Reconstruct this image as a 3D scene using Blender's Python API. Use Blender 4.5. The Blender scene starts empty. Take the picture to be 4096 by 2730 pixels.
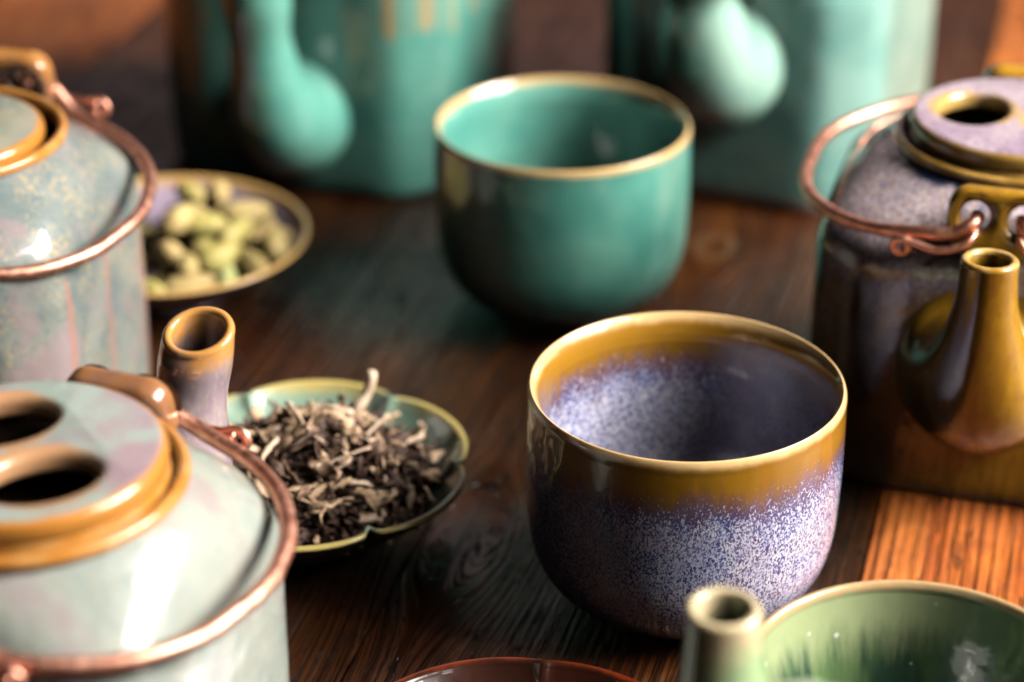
import bpy, bmesh, math, random
from mathutils import Vector, Matrix, Euler

# ------------------------------------------------------------------ camera, world, light, exposure
S = bpy.context.scene
COL = S.collection
R = math.radians
CM = 0.01

CAM_H, PITCH = 36.3, 27.5
cd = bpy.data.cameras.new('camera')
cam = bpy.data.objects.new('camera', cd)
COL.objects.link(cam)
cam.location = (0, 0, CAM_H * CM)
cam.rotation_euler = (R(90 - PITCH), 0, 0)
cd.sensor_width = 36.0
cd.lens = 83.5
cd.clip_start = 0.02
cd.clip_end = 50
cd.dof.use_dof = True
cd.dof.focus_distance = 0.60
cd.dof.aperture_fstop = 6.0
cd.dof.aperture_blades = 0
S.camera = cam

w = bpy.data.worlds.new('World')
S.world = w
w.use_nodes = True
bg = w.node_tree.nodes['Background']
bg.inputs[0].default_value = (0.55, 0.48, 0.46, 1)
bg.inputs[1].default_value = 0.03

S.view_settings.view_transform = 'Standard'
S.view_settings.look = 'None'
S.view_settings.exposure = 0.0
S.view_settings.gamma = 1.0
S.render.engine = 'CYCLES'
S.cycles.use_denoising = True
S.cycles.max_bounces = 10
S.cycles.diffuse_bounces = 0
S.cycles.sample_clamp_indirect = 6
S.cycles.caustics_reflective = True
S.cycles.blur_glossy = 0.6


def area(name, az, el, dist, sx, sy, power, col, target=(1, 60, 4), spread=180):
    """A window pane: az in degrees to the right of the direction towards the camera."""
    d = Vector((math.sin(R(az)) * math.cos(R(el)), -math.cos(R(az)) * math.cos(R(el)), math.sin(R(el))))
    ld = bpy.data.lights.new(name, 'AREA')
    ld.shape = 'RECTANGLE'
    ld.size, ld.size_y = sx, sy
    ld.energy = power
    ld.color = col
    ld.spread = R(spread)
    o = bpy.data.objects.new(name, ld)
    COL.objects.link(o)
    t = Vector(target) * CM
    o.location = t + d * dist
    o.rotation_euler = (-d).to_track_quat('-Z', 'Y').to_euler()
    return o


# sunlit panes of the window (small and strong) and the pale sky in the rest of it
WARM = (1.0, 0.93, 0.84)
area('window_sky', 84, 37, 1.5, 1.0, 0.75, 69, (1.0, 0.96, 0.90))
area('window_pane', 84, 40, 1.7, 0.10, 0.14, 10, WARM)
area('window_pane', 92, 33, 1.7, 0.09, 0.14, 10, WARM)
# small bright panes further round to the front: the rows of pin-sharp highlights in the glaze
for az, el, p in ((38, 38, 0.5), (49, 41, 1.1), (55, 41, 1.1), (66, 37, 0.9)):
    area('small_pane', az, el, 1.9, 0.10, 0.13, p, WARM)
# a second, dimmer window far behind the table: sheen on wood and glaze
area('far_window', 174, 26, 2.6, 1.7, 1.0, 3.6, (1.0, 0.76, 0.74))


# ------------------------------------------------------------------ mesh helpers (all lengths in cm)
def mesh(name, verts, faces, smooth=True):
    me = bpy.data.meshes.new(name)
    me.from_pydata([(v[0] * CM, v[1] * CM, v[2] * CM) for v in verts], [], faces)
    me.validate()
    bm = bmesh.new()
    bm.from_mesh(me)
    bmesh.ops.recalc_face_normals(bm, faces=bm.faces)
    bm.to_mesh(me)
    bm.free()
    if smooth:
        me.polygons.foreach_set('use_smooth', [True] * len(me.polygons))
    me.update()
    return me


def link(name, me, mat=None, parent=None):
    o = bpy.data.objects.new(name, me)
    COL.objects.link(o)
    if mat is not None and not me.materials:
        me.materials.append(mat)
    if parent is not None:
        o.parent = parent
    return o


def thing(name, label, cat, loc=(0, 0, 0), rz=0.0, group=None):
    o = bpy.data.objects.new(name, None)
    COL.objects.link(o)
    o.empty_display_size = 0.02
    o.location = Vector(loc) * CM
    o.rotation_euler = (0, 0, rz)
    tag(o, label, cat, group)
    return o


def tag(o, label=None, cat=None, group=None, kind=None):
    if label: o['label'] = label
    if cat: o['category'] = cat
    if group: o['group'] = group
    if kind: o['kind'] = kind
    return o


def catmull(pts, n=6):
    """Smooth curve through tuples of any length."""
    out = []
    P = [tuple(p) for p in pts]
    for i in range(len(P) - 1):
        p0 = P[i - 1] if i > 0 else tuple(2 * a - b for a, b in zip(P[0], P[1]))
        p1, p2 = P[i], P[i + 1]
        p3 = P[i + 2] if i + 2 < len(P) else tuple(2 * a - b for a, b in zip(P[-1], P[-2]))
        for k in range(n):
            t = k / n
            out.append(tuple(0.5 * (2 * b + (c - a) * t + (2 * a - 5 * b + 4 * c - d) * t * t
                                    + (-a + 3 * b - 3 * c + d) * t ** 3)
                             for a, b, c, d in zip(p0, p1, p2, p3)))
    out.append(P[-1])
    return out


def lathe(name, prof, seg=96, shape=None, jitter=0.0):
    """prof: (r, z) points; shape(phi, r, z, t) -> (r, z) may lobe it."""
    v, f = [], []
    n = len(prof)
    for i, (r, z) in enumerate(prof):
        for k in range(seg):
            a = 2 * math.pi * k / seg
            rr, zz = (r, z) if shape is None else shape(a, r, z, i / (n - 1))
            if jitter:
                rr += jitter * (math.sin(2 * a + 1.1) + 0.6 * math.sin(3 * a + z * 0.6)) * min(1, r / 2)
            v.append((rr * math.cos(a), rr * math.sin(a), zz))
    for i in range(n - 1):
        for k in range(seg):
            k2 = (k + 1) % seg
            f.append((i * seg + k, i * seg + k2, (i + 1) * seg + k2, (i + 1) * seg + k))
    if prof[0][0] > 1e-4 and prof[0][0] < 0.05:
        f.append(tuple(range(seg)))
    if prof[-1][0] > 1e-4 and prof[-1][0] < 0.05:
        f.append(tuple((n - 1) * seg + k for k in range(seg)))
    return mesh(name, v, f)


def tube(name, pts, rad, seg=14, cap=True):
    """Tube along points; rad is a number or a list."""
    P = [Vector(p) for p in pts]
    n = len(P)
    rads = rad if isinstance(rad, (list, tuple)) else [rad] * n
    v, f = [], []
    t0 = (P[1] - P[0]).normalized()
    up = Vector((0, 0, 1)) if abs(t0.z) < 0.9 else Vector((1, 0, 0))
    nrm = (up - t0 * up.dot(t0)).normalized()
    for i in range(n):
        t = (P[min(i + 1, n - 1)] - P[max(i - 1, 0)]).normalized()
        nrm = (nrm - t * nrm.dot(t)).normalized()
        b = t.cross(nrm)
        for k in range(seg):
            a = 2 * math.pi * k / seg
            q = P[i] + (nrm * math.cos(a) + b * math.sin(a)) * rads[i]
            v.append(q[:])
    for i in range(n - 1):
        for k in range(seg):
            k2 = (k + 1) % seg
            f.append((i * seg + k, i * seg + k2, (i + 1) * seg + k2, (i + 1) * seg + k))
    if cap:
        f.append(tuple(range(seg)))
        f.append(tuple((n - 1) * seg + k for k in range(seg)))
    return mesh(name, v, f)


def plate(name, loops, thick, bev, res=3):
    """A flat plate with holes: closed 2D loops (outer first), bevelled, lying in XY about z=0."""
    cu = bpy.data.curves.new('outline', 'CURVE')
    cu.dimensions = '2D'
    cu.fill_mode = 'BOTH'
    for lp in loops:
        sp = cu.splines.new('POLY')
        sp.points.add(len(lp) - 1)
        for q, (x, y) in zip(sp.points, lp):
            q.co = (x * CM, y * CM, 0, 1)
        sp.use_cyclic_u = True
    cu.extrude = (thick / 2 - bev) * CM
    cu.bevel_depth = bev * CM
    cu.bevel_resolution = res
    cu.offset = -bev * CM
    o = bpy.data.objects.new('outline', cu)
    COL.objects.link(o)
    bpy.context.view_layer.update()
    me = bpy.data.meshes.new_from_object(o.evaluated_get(bpy.context.evaluated_depsgraph_get()))
    bpy.data.objects.remove(o)
    bpy.data.curves.remove(cu)
    me.name = name
    me.materials.clear()
    bm = bmesh.new()
    bm.from_mesh(me)
    bmesh.ops.remove_doubles(bm, verts=bm.verts, dist=1e-6)
    bmesh.ops.recalc_face_normals(bm, faces=bm.faces)
    bm.to_mesh(me)
    bm.free()
    me.polygons.foreach_set('use_smooth', [True] * len(me.polygons))
    try:
        me.set_sharp_from_angle(angle=R(35))
    except Exception:
        pass
    return me


def move(me, mtx):
    m = mtx.copy()
    m.translation = m.translation * CM
    me.transform(m)
    return me


def circle(cx, cy, r, n=40, ry=None):
    ry = ry or r
    return [(cx + r * math.cos(2 * math.pi * k / n), cy + ry * math.sin(2 * math.pi * k / n)) for k in range(n)]


def roundrect(w, h, r, n=8, cx=0, cy=0):
    out = []
    for sx, sy, a0 in ((1, 1, 0), (-1, 1, 90), (-1, -1, 180), (1, -1, 270)):
        for k in range(n + 1):
            a = R(a0 + 90 * k / n)
            out.append((cx + sx * (w / 2 - r) + r * math.cos(a), cy + sy * (h / 2 - r) + r * math.sin(a)))
    return out


# ------------------------------------------------------------------ node helper
class G:
    def __init__(s, name):
        s.m = bpy.data.materials.new(name)
        s.m.use_nodes = True
        s.t = s.m.node_tree
        s.b = s.t.nodes['Principled BSDF']
        tc = s.t.nodes.new('ShaderNodeTexCoord')
        v = s.t.nodes.new('ShaderNodeVectorMath')
        v.operation = 'SCALE'
        v.inputs['Scale'].default_value = 100.0
        s.t.links.new(tc.outputs['Object'], v.inputs[0])
        s.p = v.outputs[0]                       # object position in centimetres
        sp = s.t.nodes.new('ShaderNodeSeparateXYZ')
        s.t.links.new(s.p, sp.inputs[0])
        s.x, s.y, s.z = sp.outputs

    def put(s, sock, v):
        if isinstance(v, bpy.types.NodeSocket):
            s.t.links.new(v, sock)
        elif isinstance(v, (tuple, list)) and len(v) == 3 and sock.type == 'RGBA':
            sock.default_value = (*v, 1)
        else:
            sock.default_value = v

    def math(s, op, a, b=0.0, c=0.0, clamp=False):
        n = s.t.nodes.new('ShaderNodeMath')
        n.operation = op
        n.use_clamp = clamp
        s.put(n.inputs[0], a); s.put(n.inputs[1], b); s.put(n.inputs[2], c)
        return n.outputs[0]

    def add(s, a, b): return s.math('ADD', a, b)
    def sub(s, a, b): return s.math('SUBTRACT', a, b)
    def mul(s, a, b): return s.math('MULTIPLY', a, b)

    def step(s, v, a, b, lo=0.0, hi=1.0):
        n = s.t.nodes.new('ShaderNodeMapRange')
        n.interpolation_type = 'SMOOTHSTEP'
        s.put(n.inputs['Value'], v)
        n.inputs['From Min'].default_value = a
        n.inputs['From Max'].default_value = b
        n.inputs['To Min'].default_value = lo
        n.inputs['To Max'].default_value = hi
        return n.outputs[0]

    def mix(s, f, a, b, mode='MIX'):
        n = s.t.nodes.new('ShaderNodeMix')
        n.data_type = 'RGBA'
        n.blend_type = mode
        s.put(n.inputs[0], f); s.put(n.inputs[6], a); s.put(n.inputs[7], b)
        return n.outputs[2]

    def vec(s, x, y, z):
        n = s.t.nodes.new('ShaderNodeCombineXYZ')
        s.put(n.inputs[0], x); s.put(n.inputs[1], y); s.put(n.inputs[2], z)
        return n.outputs[0]

    def scale(s, v, k):
        n = s.t.nodes.new('ShaderNodeVectorMath')
        n.operation = 'MULTIPLY'
        s.put(n.inputs[0], v)
        n.inputs[1].default_value = k
        return n.outputs[0]

    def dist(s, v, c):
        n = s.t.nodes.new('ShaderNodeVectorMath')
        n.operation = 'DISTANCE'
        s.put(n.inputs[0], v)
        n.inputs[1].default_value = c
        return n.outputs['Value']

    def noise(s, k=1.0, detail=3, rough=0.55, dist=0.0, v=None, off=(0, 0, 0)):
        vv = v if v is not None else s.p
        if isinstance(k, tuple):
            vv = s.scale(vv, k); k = 1.0
        if off != (0, 0, 0):
            n = s.t.nodes.new('ShaderNodeVectorMath')
            n.operation = 'ADD'
            s.put(n.inputs[0], vv)
            n.inputs[1].default_value = off
            vv = n.outputs[0]
        n = s.t.nodes.new('ShaderNodeTexNoise')
        s.put(n.inputs['Vector'], vv)
        n.inputs['Scale'].default_value = k
        n.inputs['Detail'].default_value = detail
        n.inputs['Roughness'].default_value = rough
        n.inputs['Distortion'].default_value = dist
        return n.outputs[0]

    def voronoi(s, k, v=None, feature='F1', rand=1.0):
        n = s.t.nodes.new('ShaderNodeTexVoronoi')
        n.feature = feature
        vv = v if v is not None else s.p
        if isinstance(k, tuple):
            vv = s.scale(vv, k); k = 1.0
        s.put(n.inputs['Vector'], vv)
        n.inputs['Scale'].default_value = k
        n.inputs['Randomness'].default_value = rand
        return n.outputs['Distance']

    def bump(s, h, strength=0.2, dist=0.05, normal=None):
        n = s.t.nodes.new('ShaderNodeBump')
        s.put(n.inputs['Height'], h)
        n.inputs['Strength'].default_value = strength
        n.inputs['Distance'].default_value = dist * CM
        if normal is not None:
            s.t.links.new(normal, n.inputs['Normal'])
        return n.outputs[0]

    def done(s, col, rough=0.3, coat=0.0, coat_rough=0.04, metal=0.0, spec=0.5, normal=None, coat_normal=None, sss=0.0):
        b = s.b
        s.put(b.inputs['Base Color'], col)
        s.put(b.inputs['Roughness'], rough)
        s.put(b.inputs['Metallic'], metal)
        s.put(b.inputs['Specular IOR Level'], spec)
        s.put(b.inputs['Coat Weight'], coat)
        s.put(b.inputs['Coat Roughness'], coat_rough)
        if normal is not None:
            s.t.links.new(normal, b.inputs['Normal'])
        if coat_normal is not None:
            s.t.links.new(coat_normal, b.inputs['Coat Normal'])
        return s.m


def glaze_done(g, col, rough=0.3, wav=0.12, crough=0.035):
    """Glossy fired glaze over the colour, with the faint unevenness of a hand-dipped pot."""
    h = g.add(g.noise(0.9, 2, 0.5), g.mul(g.noise(5.0, 2, 0.5), 0.06))
    nb = g.bump(h, wav, 0.25)
    return g.done(col, rough, coat=1.0, coat_rough=crough, normal=nb, coat_normal=nb, spec=0.3)


# ------------------------------------------------------------------ materials
AMBER = (0.33, 0.155, 0.012)
CREAM = (0.74, 0.46, 0.20)


def m_speckled_cup():
    g = G('speckled_violet_glaze')
    r2 = g.math('SQRT', g.add(g.mul(g.x, g.x), g.mul(g.y, g.y)))
    low = g.noise(0.55, 3)
    # amber collar running down into the flecked violet coat
    lvl = g.add(g.sub(6.25, g.z), g.add(g.mul(g.sub(low, 0.5), 0.8), g.mul(g.sub(g.noise((4, 4, 1.2), 2), 0.5), 0.8)))
    t = g.step(lvl, 0.0, 2.1)
    body = g.step(lvl, 0.35, 1.9)
    fleck = g.noise((18, 18, 12), 4, 0.62, 0.6)
    thr = g.math('MULTIPLY_ADD', t, -0.245, 0.712)
    mask = g.step(g.sub(fleck, thr), -0.035, 0.075)
    mask = g.mul(mask, g.step(t, 0.01, 0.2))
    pit = g.voronoi((7.5, 7.5, 6))
    pits = g.step(pit, 0.16, 0.30, 1.0, 0.0)
    pits = g.mul(pits, g.step(g.noise(1.6, 2), 0.45, 0.6))
    under = g.mix(t, AMBER, (0.085, 0.03, 0.035))
    blue = g.step(g.noise(0.6, 3, off=(7, 3, 1)), 0.36, 0.62)
    deep = g.mix(blue, (0.075, 0.045, 0.13), (0.03, 0.06, 0.25))
    under = g.mix(body, under, deep)
    white = g.mix(g.noise(2.6, 2, off=(3, 9, 2)), (0.36, 0.38, 0.64), (0.90, 0.87, 0.92))
    mauve = g.mix(g.step(g.z, 0.6, 2.6), (0.52, 0.42, 0.60), white)
    haze = g.mul(g.step(g.noise(1.1, 3, 0.6, off=(1, 4, 9)), 0.40, 0.66), g.mul(body, 0.35))
    under = g.mix(haze, under, (0.30, 0.27, 0.46))
    col = g.mix(mask, under, mauve)
    col = g.mix(g.mul(pits, g.mul(t, 0.85)), col, (0.07, 0.02, 0.03))
    # thin cream lip where the glaze breaks over the edge
    lip = g.step(g.add(g.z, g.mul(g.sub(g.noise(1.2, 3), 0.5), 0.25)), 6.28, 6.54)
    col = g.mix(lip, col, (0.76, 0.49, 0.22))
    foot = g.step(g.z, 0.28, 0.42)
    col = g.mix(foot, (0.06, 0.03, 0.03), col)
    h = g.add(g.mul(fleck, 0.25), g.noise(1.0, 2))
    nb = g.bump(h, 0.12, 0.12)
    return g.done(col, 0.32, coat=1.0, coat_rough=0.04, normal=nb, coat_normal=g.bump(g.noise(1.0, 2), 0.08, 0.2), spec=0.3)


def m_teal(name, rim_lo, rim_hi, base=(0.085, 0.30, 0.245), foot=None, drips=None):
    g = G(name)
    n = g.noise(0.45, 3, 0.5)
    col = g.mix(g.step(n, 0.3, 0.7), base, (base[0] * 1.7, base[1] * 1.28, base[2] * 1.25))
    fine = g.noise((5, 5, 2.5), 3, 0.6)
    col = g.mix(g.step(fine, 0.55, 0.75, 0, 0.25), col, (base[0] * 0.55, base[1] * 0.75, base[2] * 0.8))
    if rim_lo is not None:
        edge = g.step(g.add(g.z, g.mul(g.sub(g.noise(1.3, 2), 0.5), 0.12)), rim_lo, rim_hi)
        col = g.mix(edge, col, (0.60, 0.40, 0.17))
    if drips is not None:
        st = g.step(g.noise((2.2, 2.2, 0.05), 1), 0.52, 0.66, 0, 0.8)
        zz = g.step(g.add(g.z, g.mul(g.noise((1.1, 1.1, 0.0), 1), 1.5)), drips, drips + 0.35)
        col = g.mix(g.mul(st, zz), col, (0.44, 0.30, 0.14))
    if foot is not None:
        col = g.mix(g.step(g.z, foot - 0.05, foot + 0.05), (0.50, 0.40, 0.34), col)
    return glaze_done(g, col, 0.3)


def m_violet_pot():
    g = G('violet_amber_pot_glaze')
    r2 = g.math('SQRT', g.add(g.mul(g.x, g.x), g.mul(g.y, g.y)))
    low = g.noise(0.5, 4, 0.6, 0.3)
    mid = g.noise((1.5, 1.5, 0.7), 4, 0.62)
    fine = g.noise((9, 9, 5), 3, 0.6)
    amber = g.mix(g.step(low, 0.35, 0.7), (0.30, 0.17, 0.014), (0.46, 0.25, 0.018))
    lav = g.mix(g.step(fine, 0.35, 0.65), (0.40, 0.30, 0.42), (0.80, 0.70, 0.74))
    lav = g.mix(g.step(mid, 0.54, 0.74), lav, (0.20, 0.23, 0.42))
    up = g.step(g.add(g.z, g.mul(g.sub(low, 0.5), 2.6)), 6.1, 7.2)
    patch = g.mul(g.step(mid, 0.46, 0.60), g.step(g.z, 2.8, 5.5))
    dark = g.mix(g.step(mid, 0.36, 0.56), (0.07, 0.045, 0.04), amber)
    col = g.mix(g.step(g.z, 1.6, 4.6), amber, dark)
    fl = g.step(g.noise((11, 11, 7), 4, 0.62, 0.4), 0.44, 0.60)
    col = g.mix(g.mul(patch, g.mul(fl, 0.9)), col, lav)
    col = g.mix(g.mul(up, g.math('MULTIPLY_ADD', fl, 0.5, 0.5)), col, lav)
    neck = g.step(g.add(r2, g.mul(g.sub(mid, 0.5), 0.8)), 4.25, 3.95)
    neck = g.mul(g.step(g.add(r2, g.mul(g.sub(mid, 0.5), 0.9)), 3.7, 4.05, 1, 0), g.step(g.z, 7.6, 8.4))
    col = g.mix(neck, col, (0.012, 0.03, 0.075))
    col = g.mix(g.step(g.z, 0.22, 0.34), (0.42, 0.30, 0.22), col)
    return glaze_done(g, col, 0.3, 0.16)


def m_amber(name='amber_glaze', pale=False):
    g = G(name)
    low = g.noise(0.8, 3)
    col = g.mix(g.step(low, 0.3, 0.7), (0.24, 0.115, 0.010), (0.46, 0.235, 0.018))
    col = g.mix(g.step(g.noise((3, 3, 1.2), 3), 0.55, 0.75, 0, 0.6), col, (0.13, 0.06, 0.012))
    if pale:
        col = g.mix(0.65, col, (0.66, 0.36, 0.09))
    return glaze_done(g, col, 0.28)


def m_ring(name, c1, c2):
    g = G(name)
    col = g.mix(g.step(g.noise(1.2, 3), 0.35, 0.65), c1, c2)
    return glaze_done(g, col, 0.28)


def m_spout(name, body_mat_cols, rim, z_rim):
    g = G(name)
    c1, c2, c3 = body_mat_cols
    col = g.mix(g.step(g.noise((1.0, 1.0, 0.5), 3), 0.35, 0.65), c1, c2)
    col = g.mix(g.step(g.noise((6, 6, 3), 3), 0.5, 0.7, 0, 0.6), col, c3)
    e = g.step(g.add(g.z, g.mul(g.sub(g.noise(1.6, 2), 0.5), 1.4)), z_rim, z_rim + 0.8)
    col = g.mix(e, col, rim)
    return glaze_done(g, col, 0.28)


def m_celadon_pot(name, a, b, speck, mauve, mauve_amt, speck_amt, stripes=True):
    g = G(name)
    low = g.noise(0.42, 3, 0.5, 0.4)
    col = g.mix(g.step(low, 0.34, 0.66), a, b)
    sp = g.noise((8.5, 8.5, 5.5), 4, 0.65)
    clump = g.step(g.noise(0.9, 2, off=(4, 1, 8)), 0.35, 0.65)
    col = g.mix(g.mul(g.step(sp, 0.51, 0.59), g.mul(clump, speck_amt)), col, speck)
    sp2 = g.noise((7, 7, 4.4), 3, 0.6, off=(9, 2, 5))
    col = g.mix(g.mul(g.step(sp2, 0.56, 0.68), speck_amt * 0.8), col, (a[0] * 0.5, a[1] * 0.72, a[2] * 0.95))
    mv = g.step(g.noise(0.55, 3, 0.5, 0.6, off=(2, 6, 3)), 0.50, 0.68)
    col = g.mix(g.mul(mv, mauve_amt), col, mauve)
    if stripes:
        ang = g.math('ARCTAN2', g.y, g.x)
        ang = g.add(ang, g.mul(g.sub(g.noise((0.3, 0.3, 0.8), 2), 0.5), 0.02))
        fr = g.math('PINGPONG', g.add(ang, 0.52), 0.2618)
        wob = g.step(fr, 0.012, 0.040, 1, 0)
        top = g.step(g.add(g.z, g.mul(g.sub(g.noise((1.0, 1.0, 0), 1), 0.5), 3.5)), 6.3, 6.8, 1, 0)
        col = g.mix(g.mul(g.mul(wob, top), 0.75), col, (0.42, 0.20, 0.16))
    return glaze_done(g, col, 0.36, 0.24, 0.10)


def m_lid(name, base_mat, holes, edge_r, edge_col, rim_col):
    """Lid glaze: the body colours, breaking to amber round the finger holes and the edge."""
    g = G(name)
    a, b, c, amt = base_mat
    col = g.mix(g.step(g.noise(0.7, 3, 0.5, 0.4), 0.36, 0.64), a, b)
    col = g.mix(g.step(g.noise((8, 8, 8), 3, 0.6), 0.5, 0.65, 0, amt), col, c)
    r2 = g.math('SQRT', g.add(g.mul(g.x, g.x), g.mul(g.y, g.y)))
    for (hx, hy) in holes:
        d = g.dist(g.vec(g.x, g.y, 0.0), (hx, hy, 0.0))
        halo = g.step(g.add(d, g.mul(g.sub(g.noise(2.0, 2), 0.5), 0.25)), 1.22, 1.5, 1, 0)
        col = g.mix(g.mul(halo, 0.9), col, rim_col)
    e = g.step(g.add(r2, g.mul(g.sub(g.noise(1.6, 2), 0.5), 0.12)), edge_r - 0.1, edge_r + 0.05)
    col = g.mix(e, col, edge_col)
    return glaze_done(g, col, 0.28)


def m_copper():
    g = G('copper_wire')
    n = g.noise(2.2, 3)
    col = g.mix(g.step(n, 0.35, 0.7), (0.88, 0.46, 0.33), (0.68, 0.30, 0.21))
    col = g.mix(g.step(g.noise(1.1, 4, 0.65, off=(3, 1, 2)), 0.52, 0.72, 0, 0.7), col, (0.30, 0.12, 0.085))
    ro = g.step(g.noise(5, 3), 0.3, 0.7, 0.36, 0.52)
    return g.done(col, ro, metal=1.0, normal=g.bump(g.noise(6, 3), 0.12, 0.03))


def m_wood():
    g = G('old_table_wood')
    oi = g.t.nodes.new('ShaderNodeObjectInfo')
    rnd = oi.outputs['Random']
    # boards run along local Y; bend the grain round knots
    x, y = g.x, g.y
    off = g.mul(rnd, 37.0)
    bend = g.mul(g.sub(g.noise((0.10, 0.022, 0.1), 2), 0.5), 0.7)
    px = g.add(x, bend)
    for (kx, ky, wd, amp) in KNOTS:
        dx = g.sub(x, kx)
        dy = g.mul(g.sub(y, ky), 0.38)
        q = g.math('POWER', 2.718, g.mul(g.add(g.mul(dx, dx), g.mul(dy, dy)), -1.0 / (wd * wd)))
        px = g.add(px, g.mul(g.mul(q, dx), -amp))
    pv = g.vec(px, g.mul(y, 0.04), off)
    rings = g.noise(1.15, 3, 0.6, v=pv)                            # broad early/late wood bands
    ridge = g.noise((3.4, 1.6, 1.0), 3, 0.55, v=pv)                # raised grain, about 3 mm
    wv = g.math('SINE', g.add(g.mul(px, 19.0), g.mul(g.noise((0.9, 1.2, 1.0), 3, 0.6, v=pv, off=(2, 7, 1)), 14.0)))
    ridge = g.add(g.mul(ridge, 0.82), g.mul(g.math('MULTIPLY_ADD', wv, 0.5, 0.5), 0.18))
    fine = g.noise((15, 6.0, 1.0), 3, 0.65, v=pv)
    pore = g.noise((22, 10, 1.0), 2, 0.6, v=pv, off=(5, 5, 5))
    crack = g.noise((2.6, 2.6, 1.0), 4, 0.62, v=pv, off=(11, 3, 0))
    blot = g.noise(0.16, 3)
    col = g.mix(g.step(rings, 0.32, 0.68), (0.36, 0.085, 0.014), (0.58, 0.18, 0.034))
    col = g.mix(g.step(ridge, 0.44, 0.72, 0, 0.6), col, (0.10, 0.024, 0.007))
    col = g.mix(g.step(fine, 0.5, 0.72, 0, 0.6), col, (0.06, 0.017, 0.006))
    col = g.mix(g.step(pore, 0.58, 0.72, 0, 0.55), col, (0.50, 0.20, 0.075))
    blot2 = g.noise((0.9, 0.45, 0.9), 4, 0.65, off=(6, 2, 4))
    col = g.mix(g.step(blot2, 0.50, 0.70, 0, 0.55), col, (0.12, 0.03, 0.01))
    col = g.mix(g.step(blot, 0.40, 0.66, 0, 0.45), col, (0.13, 0.035, 0.014))
    cl = g.math('ABSOLUTE', g.sub(crack, 0.5))
    ckm = g.mul(g.step(cl, 0.005, 0.020, 1, 0), g.step(g.noise(0.35, 3, off=(3, 3, 3)), 0.42, 0.56))
    col = g.mix(g.mul(ckm, 0.9), col, (0.012, 0.006, 0.004))
    for (kx, ky, wd, amp) in KNOTS:
        d = g.dist(g.vec(x, g.mul(y, 0.75), 0.0), (kx, ky * 0.75, 0.0))
        d = g.add(d, g.mul(g.sub(g.noise(1.6, 2), 0.5), 0.35))
        if amp > 1.3:
            col = g.mix(g.step(d, 0.3, 0.85, 0.95, 0.0), col, (0.012, 0.006, 0.005))
        else:                                                      # pale ring of a cut knot
            pr = g.mul(g.step(d, 0.32, 0.55), g.step(d, 0.75, 1.0, 1, 0))
            col = g.mix(g.mul(pr, 0.9), col, (0.55, 0.27, 0.11))
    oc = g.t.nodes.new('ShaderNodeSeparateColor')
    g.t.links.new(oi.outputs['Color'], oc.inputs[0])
    light_tone = oc.outputs[0]                                           # board brightness: light and shade over the table put into the colour
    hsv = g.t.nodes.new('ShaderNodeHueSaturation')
    g.put(hsv.inputs['Value'], light_tone)
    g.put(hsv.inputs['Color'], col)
    h = g.add(g.add(g.mul(ridge, 1.0), g.mul(fine, 0.35)), g.mul(rings, 0.5))
    h = g.sub(h, g.mul(ckm, 0.9))
    nb = g.bump(h, 1.0, 0.26)
    nb2 = g.bump(h, 0.7, 0.13)
    ro = g.step(g.noise(0.5, 3), 0.3, 0.7, 0.34, 0.52)
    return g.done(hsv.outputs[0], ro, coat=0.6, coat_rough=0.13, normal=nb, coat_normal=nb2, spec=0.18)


def m_plain(name, c, rough, coat=0.0, var=0.25):
    g = G(name)
    col = g.mix(g.step(g.noise(2.0, 3), 0.3, 0.7), tuple(v * (1 - var) for v in c), tuple(v * (1 + var) for v in c))
    return g.done(col, rough, coat=coat)


# ------------------------------------------------------------------ the table
GR = 15.0                                     # the boards run 15 degrees to the right of straight away
table = thing('table', 'dark red-brown wooden table of old grainy boards under the crockery', 'table', (0, 75, 0), -R(GR))
table['kind'] = 'structure'


def to_table(x, y):
    v = Matrix.Rotation(R(GR), 2) @ Vector((x, y - 75))
    return v.x, v.y


_k1 = to_table(-1.25, 57.6)
_k2 = to_table(7.3, 77.1)
_k3 = to_table(-9.0, 92.0)
KNOTS = [(_k1[0], _k1[1], 1.7, 1.6), (_k2[0], _k2[1], 1.6, 1.2), (_k3[0], _k3[1], 1.6, 1.5)]
WOOD = m_wood()
J0, PW = to_table(9.8, 56.0)[0], 12.4
rnd = random.Random(4)
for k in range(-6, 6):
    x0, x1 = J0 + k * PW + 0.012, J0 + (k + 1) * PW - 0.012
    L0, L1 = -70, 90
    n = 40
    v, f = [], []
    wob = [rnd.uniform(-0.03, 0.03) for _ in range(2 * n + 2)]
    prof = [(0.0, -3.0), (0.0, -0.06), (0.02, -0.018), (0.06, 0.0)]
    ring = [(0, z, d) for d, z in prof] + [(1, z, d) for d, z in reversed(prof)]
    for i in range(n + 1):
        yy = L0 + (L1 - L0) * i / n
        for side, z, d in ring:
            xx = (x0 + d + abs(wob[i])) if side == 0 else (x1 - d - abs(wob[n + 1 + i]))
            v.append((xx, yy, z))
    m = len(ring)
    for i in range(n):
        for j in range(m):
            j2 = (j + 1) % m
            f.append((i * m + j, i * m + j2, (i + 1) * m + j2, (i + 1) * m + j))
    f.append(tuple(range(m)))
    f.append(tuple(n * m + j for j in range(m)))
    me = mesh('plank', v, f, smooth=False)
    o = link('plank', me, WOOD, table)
    tn = {0: 1.4, 1: 1.1, -1: 0.15, -2: 0.13, -3: 0.24, -4: 1.0}.get(k, 1.0)  # painted shade on the middle boards, painted light on the outer ones
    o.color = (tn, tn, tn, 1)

# ------------------------------------------------------------------ cups
COPPER = m_copper()


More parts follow.
